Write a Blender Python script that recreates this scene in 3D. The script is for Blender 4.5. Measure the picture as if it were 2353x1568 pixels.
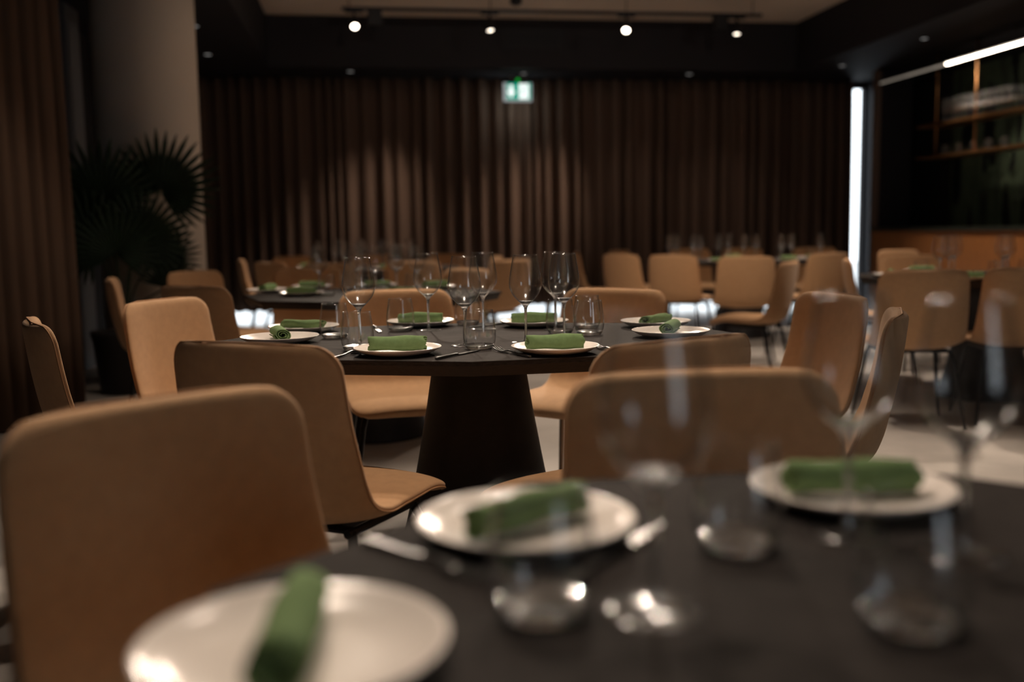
import bpy, bmesh, math, random
from mathutils import Vector, Matrix
random.seed(7)
PI = math.pi
S = bpy.context.scene
COL = S.collection
for o in list(bpy.data.objects):
    bpy.data.objects.remove(o)

# ------------------------------------------------------------------ camera, world, exposure
H = 1.068
PITCH, ROLL, YAW = math.radians(6.33), math.radians(.84), math.radians(8.2)
FWD = Vector((math.sin(YAW) * math.cos(PITCH), math.cos(YAW) * math.cos(PITCH), -math.sin(PITCH)))
R0 = Vector((math.cos(YAW), -math.sin(YAW), 0))
U0 = R0.cross(FWD)
RT = R0 * math.cos(ROLL) - U0 * math.sin(ROLL)
UP = R0 * math.sin(ROLL) + U0 * math.cos(ROLL)
cam = bpy.data.cameras.new('camera')
camo = bpy.data.objects.new('camera', cam)
COL.objects.link(camo)
camo.matrix_world = Matrix(((RT.x, UP.x, -FWD.x, 0), (RT.y, UP.y, -FWD.y, 0), (RT.z, UP.z, -FWD.z, H), (0, 0, 0, 1)))
cam.sensor_width = 36
cam.lens = 35
cam.clip_start = .02
cam.dof.use_dof = True
cam.dof.focus_distance = 2.72
cam.dof.aperture_fstop = 1.45
S.camera = camo

w = bpy.data.worlds.new('daylight')
S.world = w
w.use_nodes = True
wb = w.node_tree.nodes['Background']
wb.inputs[0].default_value = (.86, .94, 1, 1)      # overcast daylight outside the glazing
wb.inputs[1].default_value = 4.0

S.view_settings.view_transform = 'Standard'
S.view_settings.look = 'None'
S.view_settings.gamma = 1
S.view_settings.use_curve_mapping = False
S.view_settings.exposure = 0
cy = S.cycles
cy.max_bounces = 10
cy.diffuse_bounces = 3
cy.glossy_bounces = 4
cy.transmission_bounces = 8
cy.transparent_max_bounces = 24
cy.caustics_reflective = False
cy.caustics_refractive = False
cy.sample_clamp_indirect = 12
cy.use_adaptive_sampling = False
cy.use_denoising = True

WARM = (1, .82, .65)


def G(X, Z, h=0):
    """ground point given as lateral / forward distance from the photographer's stand, in room axes"""
    return Vector((X * math.cos(YAW) + Z * math.sin(YAW), -X * math.sin(YAW) + Z * math.cos(YAW), h))


def spot(loc, aim, energy, angle=70, blend=.6, radius=.045, color=WARM):
    l = bpy.data.lights.new('spot_lamp', 'SPOT')
    l.energy = energy
    l.spot_size = math.radians(angle)
    l.spot_blend = blend
    l.shadow_soft_size = radius
    l.color = color
    o = bpy.data.objects.new('spot_lamp', l)
    COL.objects.link(o)
    o.location = loc
    o.rotation_euler = (Vector(aim) - Vector(loc)).to_track_quat('-Z', 'Y').to_euler()
    return o


def portal(loc, rot, sx, sy):
    l = bpy.data.lights.new('window_portal', 'AREA')
    l.shape = 'RECTANGLE'
    l.size, l.size_y = sx, sy
    l.cycles.is_portal = True
    o = bpy.data.objects.new('window_portal', l)
    COL.objects.link(o)
    o.location = loc
    o.rotation_euler = rot
    return o


# ceiling spots above the tables (the tracks in the ceiling recess)
def gspot(X, Z, aX, aZ, e, ang=62, h=3.2, r=.065, ah=.7, blend=.7):
    spot(G(X, Z, h), G(aX, aZ, ah), e, ang, blend, r)


K = 2.6
gspot(.55, 4.25, -.25, 3.1, 62 * K, 64)
gspot(-.02, 2.15, -.09, 2.62, 60 * K, 40, blend=1)
gspot(-.75, 4.20, -.5, 3.1, 46 * K, 64)
gspot(-.75, 2.4, -.12, .80, 64 * K, 50)
gspot(.30, 2.6, .42, .95, 36 * K, 46)
# the two track spots that shine towards the near tables
spot((-.05, 10.08, 3.06), G(-.12, 2.7, .75), 500, 24, .7, .045)
spot((2.70, 10.08, 3.06), G(.05, 2.2, .75), 600, 28, .7, .045)
gspot(-.5, 6.7, -.75, 5.4, 85 * K, 64)
gspot(1.35, 6.3, 1.85, 8.1, 72 * K, 62)
gspot(-1.35, 5.1, -2.5, 5.4, 15 * K, 60, ah=.2)
gspot(1.3, 7.7, -1.9, 7.6, 18 * K, 60, ah=1.5)
gspot(2.9, 6.9, 2.8, 6.2, 105 * K, 66)
gspot(1.75, 4.05, 1.8, 4.0, 88 * K, 50, ah=0)
gspot(1.0, 5.6, 1.0, 5.0, 45 * K, 60, ah=0)
gspot(2.4, 10.3, 2.2, 9.5, 120 * K, 64)
gspot(-1.3, 9.8, -1.3, 9.0, 130 * K, 64)
gspot(.5, 8.3, .2, 7.8, 80 * K, 62)
gspot(3.0, 8.9, 4.5, 9.3, 60 * K, 70)
spot((5.55, 9.3, 2.8), (6.1, 9.35, 2.2), 20 * K, 60, .6, .03)  # added soffit spot, unseen, to bring highlights onto the shelf glasses
# added upward lamps, unseen and without fixtures, to brighten the recess ceiling
for x_ in (.4, 2.0, 3.6):
    spot((x_, 6.8, 2.95), (x_, 9.6, 3.42), 9 * K, 95, 1, .05)
# track spots washing the long curtain, aimed along it
for x0, x1, e_ in ((1.2, -.12, 70), (3.1, 1.72, 95), (2.1, 3.7, 9), (3.4, 4.7, 7)):
    spot((x0, 10.6, 3.05), (x1, 12.0, .85), e_ * K, 44, 1, .05)

# ------------------------------------------------------------------ materials
MATS = {}


def mat(name, color, rough=.6, metal=0, bump=0, bscale=200, var=0, vscale=6, spec=.5, sheen=0, emit=None, estr=0, coat=0, stretch=None):
    if name in MATS:
        return MATS[name]
    m = bpy.data.materials.new(name)
    m.use_nodes = True
    nt = m.node_tree
    b = nt.nodes['Principled BSDF']
    b.inputs['Base Color'].default_value = (*color, 1)
    b.inputs['Roughness'].default_value = rough
    b.inputs['Metallic'].default_value = metal
    b.inputs['Specular IOR Level'].default_value = spec
    if sheen:
        b.inputs['Sheen Weight'].default_value = sheen
    if coat:
        b.inputs['Coat Weight'].default_value = coat
        b.inputs['Coat Roughness'].default_value = .12
    if emit:
        b.inputs['Emission Color'].default_value = (*emit, 1)
        b.inputs['Emission Strength'].default_value = estr
    tc = nt.nodes.new('ShaderNodeTexCoord')
    src = tc.outputs['Object']
    if stretch:
        mp = nt.nodes.new('ShaderNodeMapping')
        mp.inputs['Scale'].default_value = stretch
        nt.links.new(src, mp.inputs[0])
        src = mp.outputs[0]
    if var:
        n = nt.nodes.new('ShaderNodeTexNoise')
        n.inputs['Scale'].default_value = vscale
        n.inputs['Detail'].default_value = 6
        nt.links.new(src, n.inputs['Vector'])
        r = nt.nodes.new('ShaderNodeValToRGB')
        r.color_ramp.elements[0].position = .3
        r.color_ramp.elements[1].position = .72
        r.color_ramp.elements[0].color = (*[c * (1 - var) for c in color], 1)
        r.color_ramp.elements[1].color = (*[min(1, c * (1 + var)) for c in color], 1)
        nt.links.new(n.outputs['Fac'], r.inputs[0])
        nt.links.new(r.outputs[0], b.inputs['Base Color'])
    if bump:
        n2 = nt.nodes.new('ShaderNodeTexNoise')
        n2.inputs['Scale'].default_value = bscale
        n2.inputs['Detail'].default_value = 3
        nt.links.new(src, n2.inputs['Vector'])
        bp = nt.nodes.new('ShaderNodeBump')
        bp.inputs['Strength'].default_value = bump
        bp.inputs['Distance'].default_value = .002
        nt.links.new(n2.outputs['Fac'], bp.inputs['Height'])
        nt.links.new(bp.outputs[0], b.inputs['Normal'])
    MATS[name] = m
    return m


def thin_glass(name='thin_glass', rough=.17):
    """clear thin-walled glass: a transparent pane with Fresnel gloss, greyer where seen edge on"""
    m = bpy.data.materials.new(name)
    m.use_nodes = True
    nt = m.node_tree
    nt.nodes.clear()
    out = nt.nodes.new('ShaderNodeOutputMaterial')
    lw = nt.nodes.new('ShaderNodeLayerWeight')
    lw.inputs['Blend'].default_value = .5
    pw = nt.nodes.new('ShaderNodeMath')
    pw.operation = 'POWER'
    nt.links.new(lw.outputs['Facing'], pw.inputs[0])
    pw.inputs[1].default_value = 4.5
    ma = nt.nodes.new('ShaderNodeMath')
    ma.operation = 'MULTIPLY_ADD'
    nt.links.new(pw.outputs[0], ma.inputs[0])
    ma.inputs[1].default_value = .8
    ma.inputs[2].default_value = .05
    tr = nt.nodes.new('ShaderNodeBsdfTransparent')
    mx = nt.nodes.new('ShaderNodeMix')
    mx.data_type = 'RGBA'
    nt.links.new(pw.outputs[0], mx.inputs[0])
    mx.inputs[6].default_value = (.99, .992, .992, 1)
    mx.inputs[7].default_value = (.5, .51, .52, 1)
    nt.links.new(mx.outputs[2], tr.inputs[0])
    gl = nt.nodes.new('ShaderNodeBsdfGlossy')
    gl.inputs['Roughness'].default_value = rough
    ms = nt.nodes.new('ShaderNodeMixShader')
    nt.links.new(ma.outputs[0], ms.inputs[0])
    nt.links.new(tr.outputs[0], ms.inputs[1])
    nt.links.new(gl.outputs[0], ms.inputs[2])
    nt.links.new(ms.outputs[0], out.inputs[0])
    return m


def solid_glass(name, gloss):
    """thick cast glass of stems and bases: clear refraction with an added gloss layer standing in for refracted sparkle"""
    m = bpy.data.materials.new(name)
    m.use_nodes = True
    nt = m.node_tree
    b = nt.nodes['Principled BSDF']
    b.inputs['Base Color'].default_value = (1, 1, 1, 1)
    b.inputs['Transmission Weight'].default_value = 1
    b.inputs['Roughness'].default_value = .04
    b.inputs['IOR'].default_value = 1.47
    gl = nt.nodes.new('ShaderNodeBsdfGlossy')
    gl.inputs['Roughness'].default_value = .22
    ms = nt.nodes.new('ShaderNodeMixShader')
    ms.inputs[0].default_value = gloss  # share of added gloss that supplies the sparkle highlights
    nt.links.new(b.outputs[0], ms.inputs[1])
    nt.links.new(gl.outputs[0], ms.inputs[2])
    nt.links.new(ms.outputs[0], nt.nodes['Material Output'].inputs[0])
    return m


GLASS, SOLID, BASEG = thin_glass(), solid_glass('stem_glass', .34), solid_glass('tumbler_base_glass', .09)
FABRIC = mat('tan_wool', (.52, .305, .16), .85, bump=.35, bscale=900, var=.06, vscale=40, spec=.2, sheen=.15)
SEAMM = mat('seam_thread', (.46, .25, .125), .85)
BLACKM = mat('black_steel', (.012, .012, .014), .45, .6)
TABLE = mat('dark_oak', (.036, .031, .029), .75, bump=.25, bscale=160, var=.35, vscale=26, spec=.03, stretch=(1, 9, 9))
TEDGE = mat('dark_oak_edge', (.022, .018, .018), .55, var=.25, vscale=30, stretch=(1, 9, 9), spec=.3)
CONE = mat('dark_pedestal', (.014, .012, .013), .6, var=.2, vscale=30, spec=.3)
PORC = mat('white_porcelain', (.83, .755, .70), .2, spec=.22)
NAPK = mat('green_linen', (.16, .245, .105), .9, bump=.4, bscale=700, var=.12, vscale=60, spec=.1)
STEEL = mat('dark_cutlery_steel', (.11, .107, .105), .38, 1)
CURT = mat('brown_curtain', (.115, .074, .056), .95, bump=.2, bscale=300, spec=.05)
CURTL = mat('brown_side_curtain', (.12, .075, .052), .95, bump=.2, bscale=300, spec=.05)
DARKP = mat('near_black_paint', (.019, .018, .022), .7, spec=.2)
RECESS = mat('recess_ceiling_paint', (.72, .62, .53), .9, spec=.1)
WALLP = mat('dark_wall_paint', (.03, .028, .03), .85, spec=.2)
COLP = mat('column_plaster', (.55, .47, .40), .9, bump=.2, bscale=60, spec=.1)
PLANT = mat('palm_green', (.009, .026, .009), .7, var=.3, vscale=10)
STEMM = mat('palm_stem', (.03, .05, .02), .6)
POTM = mat('dark_clay_pot', (.018, .014, .013), .7)
SOIL = mat('potting_soil', (.03, .015, .01), .95)
BRASS = mat('aged_brass', (.30, .15, .06), .4, .8)
BARW = mat('orange_bar_wood', (.38, .15, .045), .5, var=.35, vscale=14, stretch=(6, 6, .6))
COUNTER = mat('bar_counter_stone', (.03, .034, .028), .3)


def floor_mat():
    m = mat('pale_concrete', (.44, .40, .365), .55, bump=.3, bscale=90, var=.16, vscale=3.2, spec=.3)
    return m


def emis(name, color, s):
    m = bpy.data.materials.new(name)
    m.use_nodes = True
    nt = m.node_tree
    nt.nodes.clear()
    out = nt.nodes.new('ShaderNodeOutputMaterial')
    e = nt.nodes.new('ShaderNodeEmission')
    e.inputs[0].default_value = (*color, 1)
    e.inputs[1].default_value = s
    nt.links.new(e.outputs[0], out.inputs[0])
    return m


# ------------------------------------------------------------------ mesh helpers
def mesh(name, verts, faces, m, smooth=True):
    me = bpy.data.meshes.new(name)
    me.from_pydata([tuple(v) for v in verts], [], faces)
    if smooth:
        me.shade_smooth()
    if m:
        me.materials.append(m)
    return me


def link(name, me, parent=None, loc=None, rot=None):
    o = bpy.data.objects.new(name, me)
    COL.objects.link(o)
    if parent:
        o.parent = parent
    if loc is not None:
        o.location = loc
    if rot is not None:
        o.rotation_euler = rot
    return o


def thing(name, label, cat, loc=(0, 0, 0), rz=0, group=None, me=None):
    o = link(name, me, None, loc, (0, 0, rz))
    o['label'] = label
    o['category'] = cat
    if group:
        o['group'] = group
    return o


def struct(name, me, loc=None):
    o = link(name, me, None, loc)
    o['kind'] = 'structure'
    return o


class MB:
    def __init__(s):
        s.v, s.f = [], []

    def add(s, v, f):
        n = len(s.v)
        s.v += [Vector(p) for p in v]
        s.f += [tuple(i + n for i in q) for q in f]
        return s

    def box(s, a, b):
        x0, y0, z0 = a
        x1, y1, z1 = b
        return s.add([(x0, y0, z0), (x1, y0, z0), (x1, y1, z0), (x0, y1, z0), (x0, y0, z1), (x1, y0, z1), (x1, y1, z1), (x0, y1, z1)],
                     [(3, 2, 1, 0), (4, 5, 6, 7), (0, 1, 5, 4), (1, 2, 6, 5), (2, 3, 7, 6), (3, 0, 4, 7)])

    def lathe(s, prof, n=32, c=(0, 0, 0), close=False):
        """prof: (r, z) list; r=0 ends make poles"""
        vs, fs, rings = [], [], []
        for r, z in prof:
            if r < 1e-6:
                rings.append([len(vs)])
                vs.append((c[0], c[1], c[2] + z))
            else:
                k = len(vs)
                rings.append(list(range(k, k + n)))
                vs += [(c[0] + r * math.cos(2 * PI * i / n), c[1] + r * math.sin(2 * PI * i / n), c[2] + z) for i in range(n)]
        pairs = list(zip(rings, rings[1:]))
        if close:
            pairs.append((rings[-1], rings[0]))
        for a, b in pairs:
            for i in range(n):
                j = (i + 1) % n
                if len(a) == 1 and len(b) == 1:
                    continue
                if len(a) == 1:
                    fs.append((a[0], b[j], b[i]))
                elif len(b) == 1:
                    fs.append((a[i], a[j], b[0]))
                else:
                    fs.append((a[i], a[j], b[j], b[i]))
        return s.add(vs, fs)

    def tube(s, pts, r, n=8, closed=False, cap=True):
        pts = [Vector(p) for p in pts]
        rr = r if isinstance(r, (list, tuple)) else [r] * len(pts)
        vs, fs = [], []
        m = len(pts)
        prev = None
        for i, p in enumerate(pts):
            if closed:
                t = pts[(i + 1) % m] - pts[i - 1]
            else:
                t = pts[min(i + 1, m - 1)] - pts[max(i - 1, 0)]
            t.normalize()
            if prev is None:
                a = Vector((0, 0, 1)) if abs(t.z) < .9 else Vector((1, 0, 0))
                u = t.cross(a).normalized()
            else:
                u = (prev - t * prev.dot(t)).normalized()
            prev = u
            v = t.cross(u)
            vs += [p + (u * math.cos(2 * PI * k / n) + v * math.sin(2 * PI * k / n)) * rr[i] for k in range(n)]
        for i in range(m if closed else m - 1):
            a, b = i * n, ((i + 1) % m) * n
            fs += [(a + k, a + (k + 1) % n, b + (k + 1) % n, b + k) for k in range(n)]
        if cap and not closed:
            fs.append(tuple(reversed(range(n))))
            fs.append(tuple(range((m - 1) * n, m * n)))
        return s.add(vs, fs)

    def prism(s, poly, z0, z1, inset0=0, inset1=0):
        n = len(poly)
        cx = sum(p[0] for p in poly) / n
        cy_ = sum(p[1] for p in poly) / n

        def sc(p, d):
            L = math.hypot(p[0] - cx, p[1] - cy_)
            k = (L - d) / L
            return (cx + (p[0] - cx) * k, cy_ + (p[1] - cy_) * k)
        v = [(*sc(p, inset0), z0) for p in poly] + [(*sc(p, inset1), z1) for p in poly]
        f = [tuple(reversed(range(n))), tuple(range(n, 2 * n))]
        f += [(i, (i + 1) % n, n + (i + 1) % n, n + i) for i in range(n)]
        return s.add(v, f)

    def me(s, name, m, smooth=False):
        return mesh(name, s.v, s.f, m, smooth)


def catmull(P, n):
    P = [Vector(p) for p in P]
    P = [P[0] * 2 - P[1]] + P + [P[-1] * 2 - P[-2]]
    out = []
    segs = len(P) - 3
    for i in range(segs):
        a, b, c, d = P[i:i + 4]
        for k in range(n):
            t = k / n
            out.append(.5 * ((2 * b) + (c - a) * t + (2 * a - 5 * b + 4 * c - d) * t * t + (3 * b - a - 3 * c + d) * t ** 3))
    out.append(P[-2])
    return out


def copy_tree(src, label, loc, rz, group=None):
    r = src.copy()
    COL.objects.link(r)
    r.location = loc
    r.rotation_euler = (0, 0, rz)
    r['label'] = label
    if group:
        r['group'] = group
    for ch in KIDS.get(src.name, []):
        c = ch.copy()
        COL.objects.link(c)
        c.parent = r
    return r


KIDS = {}


def kid(name, me, parent, loc=None, rot=None):
    o = link(name, me, parent, loc, rot)
    KIDS.setdefault(parent.name, []).append(o)
    return o


def ang(dx, dz):
    """rotation that turns local +y to the stand-frame direction (dx lateral, dz forward)"""
    d = G(dx, dz)
    return math.atan2(-d.x, d.y)


# ------------------------------------------------------------------ room shell
CZ, RZ = 2.875, 3.42          # soffit and recess heights
XL, XR, YB, YF = -2.45, 6.95, 12.15, -3.2
fl = struct('floor', MB().box((XL - .1, YF - .1, -.1), (XR + .1, YB + .12, 0)).me('floor', floor_mat()))
struct('ground', MB().box((-14, YB + .12, -.2), (18, 30, -.05)).me('ground', mat('pale_paving', (.5, .5, .5), .8)))
c = MB()
RX0, RX1, RY0, RY1 = -1.0, 5.03, -2.0, 11.3
c.box((RX0, RY0, RZ), (RX1, RY1, RZ + .1))
struct('ceiling', c.me('ceiling', RECESS))
s = MB()                                      # dark soffit ring around the recess, open box beams
s.box((XL - .1, YF - .1, CZ), (RX0, YB + .1, RZ + .1))
s.box((RX1, YF - .1, CZ), (XR + .1, YB + .1, RZ + .1))
s.box((RX0, RY1, CZ), (RX1, YB + .1, RZ + .1))
s.box((RX0, YF - .1, CZ), (RX1, RY0, RZ + .1))
struct('ceiling_soffit', s.me('ceiling_soffit', DARKP))
struct('wall_left', MB().box((XL - .1, YF, 0), (XL, YB, CZ)).me('wall_left', WALLP))
struct('wall_right', MB().box((XR, YF, 0), (XR + .1, YB, CZ)).me('wall_right', WALLP))
# wall behind the photographer with one tall window at its right
WX0, WX1, WZ0, WZ1 = 2.35, 3.35, .30, 2.50
b = MB()
b.box((XL, YF - .1, 0), (WX0, YF, CZ)).box((WX1, YF - .1, 0), (XR, YF, CZ))
b.box((WX0, YF - .1, 0), (WX1, YF, WZ0)).box((WX0, YF - .1, WZ1), (WX1, YF, CZ))
struct('wall_rear', b.me('wall_rear', WALLP))
portal(((WX0 + WX1) / 2, YF - .05, (WZ0 + WZ1) / 2), (PI / 2, 0, PI), WX1 - WX0, WZ1 - WZ0)
# glazed wall behind the long curtain: only its foot and the slit at its end are seen
b = MB()
b.box((XL, YB, .34), (6.09, YB + .1, CZ)).box((6.33, YB, 0), (XR, YB + .1, CZ)).box((6.09, YB, 2.8), (6.33, YB + .1, CZ))
struct('wall_back', b.me('wall_back', WALLP))
b = MB()
b.box((6.055, YB + .03, .02), (6.36, YB + .036, 2.8))
struct('window_1', b.me('window_1', GLASS))
b = MB()
for x in [XL + .02 + i * .77 for i in range(11)]:
    b.box((x, YB + .02, 0), (x + .05, YB + .08, .34))
struct('trim_2', b.me('trim_2', DARKP))
portal((6.21, YB + .0, 1.57), (PI / 2, 0, 0), .24, 2.46)
portal((1.7, YB + .0, .17), (PI / 2, 0, 0), 8.2, .34)
struct('trim_1', MB().box((-2.5, 5.45, 0), (-2.028, 5.55, CZ)).me('trim_1', mat('grey_plaster', (.24, .23, .22), .9)))
# round column
cm = MB().lathe([(.375, 0), (.375, CZ)], 64, (-1.595, 7.9, 0))
struct('column', cm.me('column', COLP, True))
struct('trim_3', MB().box((-2.45, 8.3, 0), (-2.25, 8.7, CZ)).me('trim_3', mat('grey_panel', (.13, .13, .14), .8)))

# bar end: end panel, post, mural wall
struct('trim_4', MB().box((5.96, 11.16, 0), (6.02, 11.24, CZ)).me('trim_4', mat('brown_post', (.16, .10, .075), .6)))
b = MB().box((6.02, 11.17, 0), (6.42, 11.23, CZ)).box((6.36, 11.2, 0), (6.42, YB, CZ))
struct('wall_bar_end', b.me('wall_bar_end', DARKP))


def mural_mat():
    m = mat('palm_mural', (.012, .016, .012), .35)
    nt = m.node_tree
    tc = nt.nodes.new('ShaderNodeTexCoord')
    mp = nt.nodes.new('ShaderNodeMapping')
    mp.inputs['Rotation'].default_value = (math.radians(40), 0, 0)
    mp.inputs['Scale'].default_value = (1, 2.0, .5)
    wv = nt.nodes.new('ShaderNodeTexWave')
    wv.inputs['Scale'].default_value = 2.2
    wv.inputs['Distortion'].default_value = 7
    wv.inputs['Detail'].default_value = 3
    wv.wave_profile = 'SAW'
    r = nt.nodes.new('ShaderNodeValToRGB')
    r.color_ramp.elements[0].position = .35
    r.color_ramp.elements[0].color = (.014, .014, .015, 1)
    r.color_ramp.elements[1].position = .95
    r.color_ramp.elements[1].color = (.12, .16, .10, 1)
    nt.links.new(tc.outputs['Object'], mp.inputs[0])
    nt.links.new(mp.outputs[0], wv.inputs[0])
    nt.links.new(wv.outputs[0], r.inputs[0])
    nt.links.new(r.outputs[0], nt.nodes['Principled BSDF'].inputs['Base Color'])
    return m


mu = thing('wall_mural', 'dark green palm leaf mural covering the wall behind the bar', 'mural', (XR - .012, 0, 0))
mu.data = None
link('mural_panel', MB().box((-.012, 4.0, 1.0), (.0, 11.15, CZ - .01)).me('mural_panel', mural_mat()), mu)


# ------------------------------------------------------------------ curtains
def curtain_mesh(p0, p1, z0, z1, pitch, amp, seed, m):
    rnd = random.Random(seed)
    p0, p1 = Vector(p0), Vector(p1)
    L = (p1 - p0).length
    t = (p1 - p0) / L
    n = Vector((-t.y, t.x, 0))
    xs, d = [], 0
    folds = int(L / pitch)
    pts = []
    pos = 0
    ws = [rnd.uniform(.55, 1.6) for _ in range(folds)]
    sw = sum(ws)
    for k in range(folds):
        wk = ws[k] / sw * L
        a = amp * rnd.uniform(.55, 1.3)
        for i in range(10):
            u = i / 10
            pts.append((pos + wk * (u + .07 * math.sin(4 * PI * u)), a * math.cos(2 * PI * u)))
        pos += wk
    pts.append((L, amp))
    zs = [z0, z0 + .5, z0 + 1.2, z0 + 2.0, z1 - .25, z1]
    vs, fs = [], []
    for th_ in (0, -.006):
        for zi, z in enumerate(zs):
            k = 1.1 - .35 * (zi / (len(zs) - 1))
            for i, (x, y) in enumerate(pts):
                vs.append(p0 + t * x + n * (y * k + th_ + .004 * math.sin(i * .7 + zi)) + Vector((0, 0, z)))
    N = len(pts)
    for layer in (0, 1):
        o = layer * N * len(zs)
        for zi in range(len(zs) - 1):
            for i in range(N - 1):
                q = (o + zi * N + i, o + zi * N + i + 1, o + (zi + 1) * N + i + 1, o + (zi + 1) * N + i)
                fs.append(q if layer == 0 else q[::-1])
    o = N * len(zs)
    for i in range(N - 1):
        fs.append((i + 1, i, o + i, o + i + 1))
        b_ = (len(zs) - 1) * N
        fs.append((b_ + i, b_ + i + 1, o + b_ + i + 1, o + b_ + i))
    return mesh('curtain', vs, fs, m)


cu = thing('curtain', 'long brown pleated curtain hung across the whole back wall', 'curtain')
link('pleated_cloth', curtain_mesh((6.07, 12.02, 0), (-2.4, 12.02, 0), .16, CZ - .012, .165, .085, 3, CURT), cu)
link('curtain_rail', MB().box((-2.4, 12.0, CZ - .015), (6.07, 12.04, CZ)).me('curtain_rail', BLACKM), cu)
cu = thing('curtain', 'brown pleated side curtain beside the palm', 'curtain')
link('pleated_cloth', curtain_mesh((-1.87, 6.62, 0), (-2.13, 5.0, 0), .015, CZ - .012, .15, .05, 5, CURTL), cu)
link('curtain_rail', MB().tube([(-1.87, 6.62, CZ - .008), (-2.13, 5.0, CZ - .008)], .008).me('curtain_rail', BLACKM), cu)

# ------------------------------------------------------------------ chair
def build_chair():
    root = thing('dining_chair', '', 'chair', group=None)
    # centre line of the upholstered shell from seat front to top of back: (y, z)
    path = catmull([(0, .245, .415), (0, .225, .434), (0, .16, .447), (0, .05, .440), (0, -.06, .432), (0, -.135, .434), (0, -.190, .458), (0, -.216, .508),
                    (0, -.230, .565), (0, -.246, .64), (0, -.260, .73), (0, -.270, .82), (0, -.272, .838)], 5)
    n = len(path)
    lens = [0]
    for a, b in zip(path, path[1:]):
        lens.append(lens[-1] + (b - a).length)
    L = lens[-1]
    K = 22                                          # section points on one side
    rings, edge_l, edge_r = [], [], []
    for i, p in enumerate(path):
        t = (path[min(i + 1, n - 1)] - path[max(i - 1, 0)]).normalized()
        nrm = Vector((0, t.z, -t.y))                # towards the sitter (seat: up, back: forward)
        s_ = lens[i]
        f = s_ / L
        # half width
        if f < .45:
            hw = .225 + .02 * (f / .45)
        else:
            hw = .245 - .022 * ((f - .45) / .55) ** 1.2
        th = .019
        for d, r in ((s_, .075), (L - s_, .06)):
            if d < r:
                hw -= r - math.sqrt(max(0, r * r - (r - d) ** 2)) if d > 0 else r
        e = min(s_, L - s_)
        if e < .018:
            th *= max(.18, math.sqrt(max(0, 1 - ((.018 - e) / .018) ** 2)))
        # the sides wrap round the sitter: forward along the back, upward along the seat
        if p.z > .50:
            by, bz = 1, max(0, (.66 - p.z) / .16)
        else:
            k_ = min(1, max(0, (p.y + .20) / .34))
            by = 1 - k_ * k_ * (3 - 2 * k_)
            bz = min(1, s_ / .30)
        wv = Vector((0, .050 * by, .022 * bz - .012 * max(0, 1 - s_ / .14)))
        ring = []
        for j in range(2 * K):
            a_ = 2 * PI * j / (2 * K)
            ca, sa = math.cos(a_), math.sin(a_)
            u = math.copysign(abs(ca) ** .55, ca)
            v = math.copysign(abs(sa) ** .75, sa)
            x = hw * u
            off = abs(x / .245) ** 2.3
            crown = .006 * (1 - (x / max(hw, .01)) ** 2) * (1 if v > 0 else .3)
            ring.append(p + Vector((x, 0, 0)) + wv * off + nrm * (th * v + (crown if v > 0 else -crown)))
        rings.append(ring)
        edge_r.append(p + Vector((hw + .0005, 0, 0)) + wv * (hw / .245) ** 2.3 - nrm * .005)
        edge_l.append(p + Vector((-hw - .0005, 0, 0)) + wv * (hw / .245) ** 2.3 - nrm * .005)
    verts = [v for r in rings for v in r]
    M = 2 * K
    faces = []
    for i in range(n - 1):
        for j in range(M):
            faces.append((i * M + j, i * M + (j + 1) % M, (i + 1) * M + (j + 1) % M, (i + 1) * M + j))
    faces.append(tuple(reversed(range(M))))
    faces.append(tuple(range((n - 1) * M, n * M)))
    tmp = mesh('tmp', verts, faces, None)
    bm = bmesh.new()
    bm.from_mesh(tmp)
    bmesh.ops.recalc_face_normals(bm, faces=bm.faces)
    bm.to_mesh(tmp)
    bm.free()
    tmp.update()
    nv = [Vector(x.vector) for x in tmp.vertex_normals]
    cut = next(i for i, p in enumerate(path) if p.z > .47 and p.y < 0)
    polys = [tuple(pl.vertices) for pl in tmp.polygons]

    def sub(name, lo, hi):
        keep = [q for q in polys if lo * M <= min(q) and max(q) < (hi + 1) * M]
        ids = sorted({v for q in keep for v in q})
        mp = {v: k for k, v in enumerate(ids)}
        me = mesh(name, [verts[v] for v in ids], [tuple(mp[v] for v in q) for q in keep], FABRIC)
        me.normals_split_custom_set_from_vertices([nv[v] for v in ids])
        return me
    kid('seat', sub('seat', 0, cut), root)
    kid('backrest', sub('backrest', cut, n - 1), root)
    seam = [p for p in edge_r[3:-2]] + [Vector((x, path[-1].y, path[-1].z + .002)) for x in (.10, 0, -.10)] + [p for p in reversed(edge_l[3:-2])]
    kid('seam', MB().tube(seam, .0022, 5).me('seam', SEAMM, True), root)
    fr = MB().box((-.13, -.12, .395), (.13, .13, .412))
    fr.tube([(-.17, -.15, .405), (-.17, .15, .405)], .010).tube([(.17, -.15, .405), (.17, .15, .405)], .010)
    fr.tube([(-.17, .12, .405), (.17, .12, .405)], .010).tube([(-.17, -.12, .405), (.17, -.12, .405)], .010)
    kid('seat_frame', fr.me('seat_frame', BLACKM, False), root)
    for sx in (-1, 1):
        for sy in (-1, 1):
            kid('leg', MB().tube([(sx * .17, sy * .13, .405), (sx * .185, sy * .15, .36), (sx * .235, sy * .215, .0)], [.011, .011, .009], 10).me('leg', BLACKM, True), root)
    return root


CH0 = build_chair()
CH0_used = [False]


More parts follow.
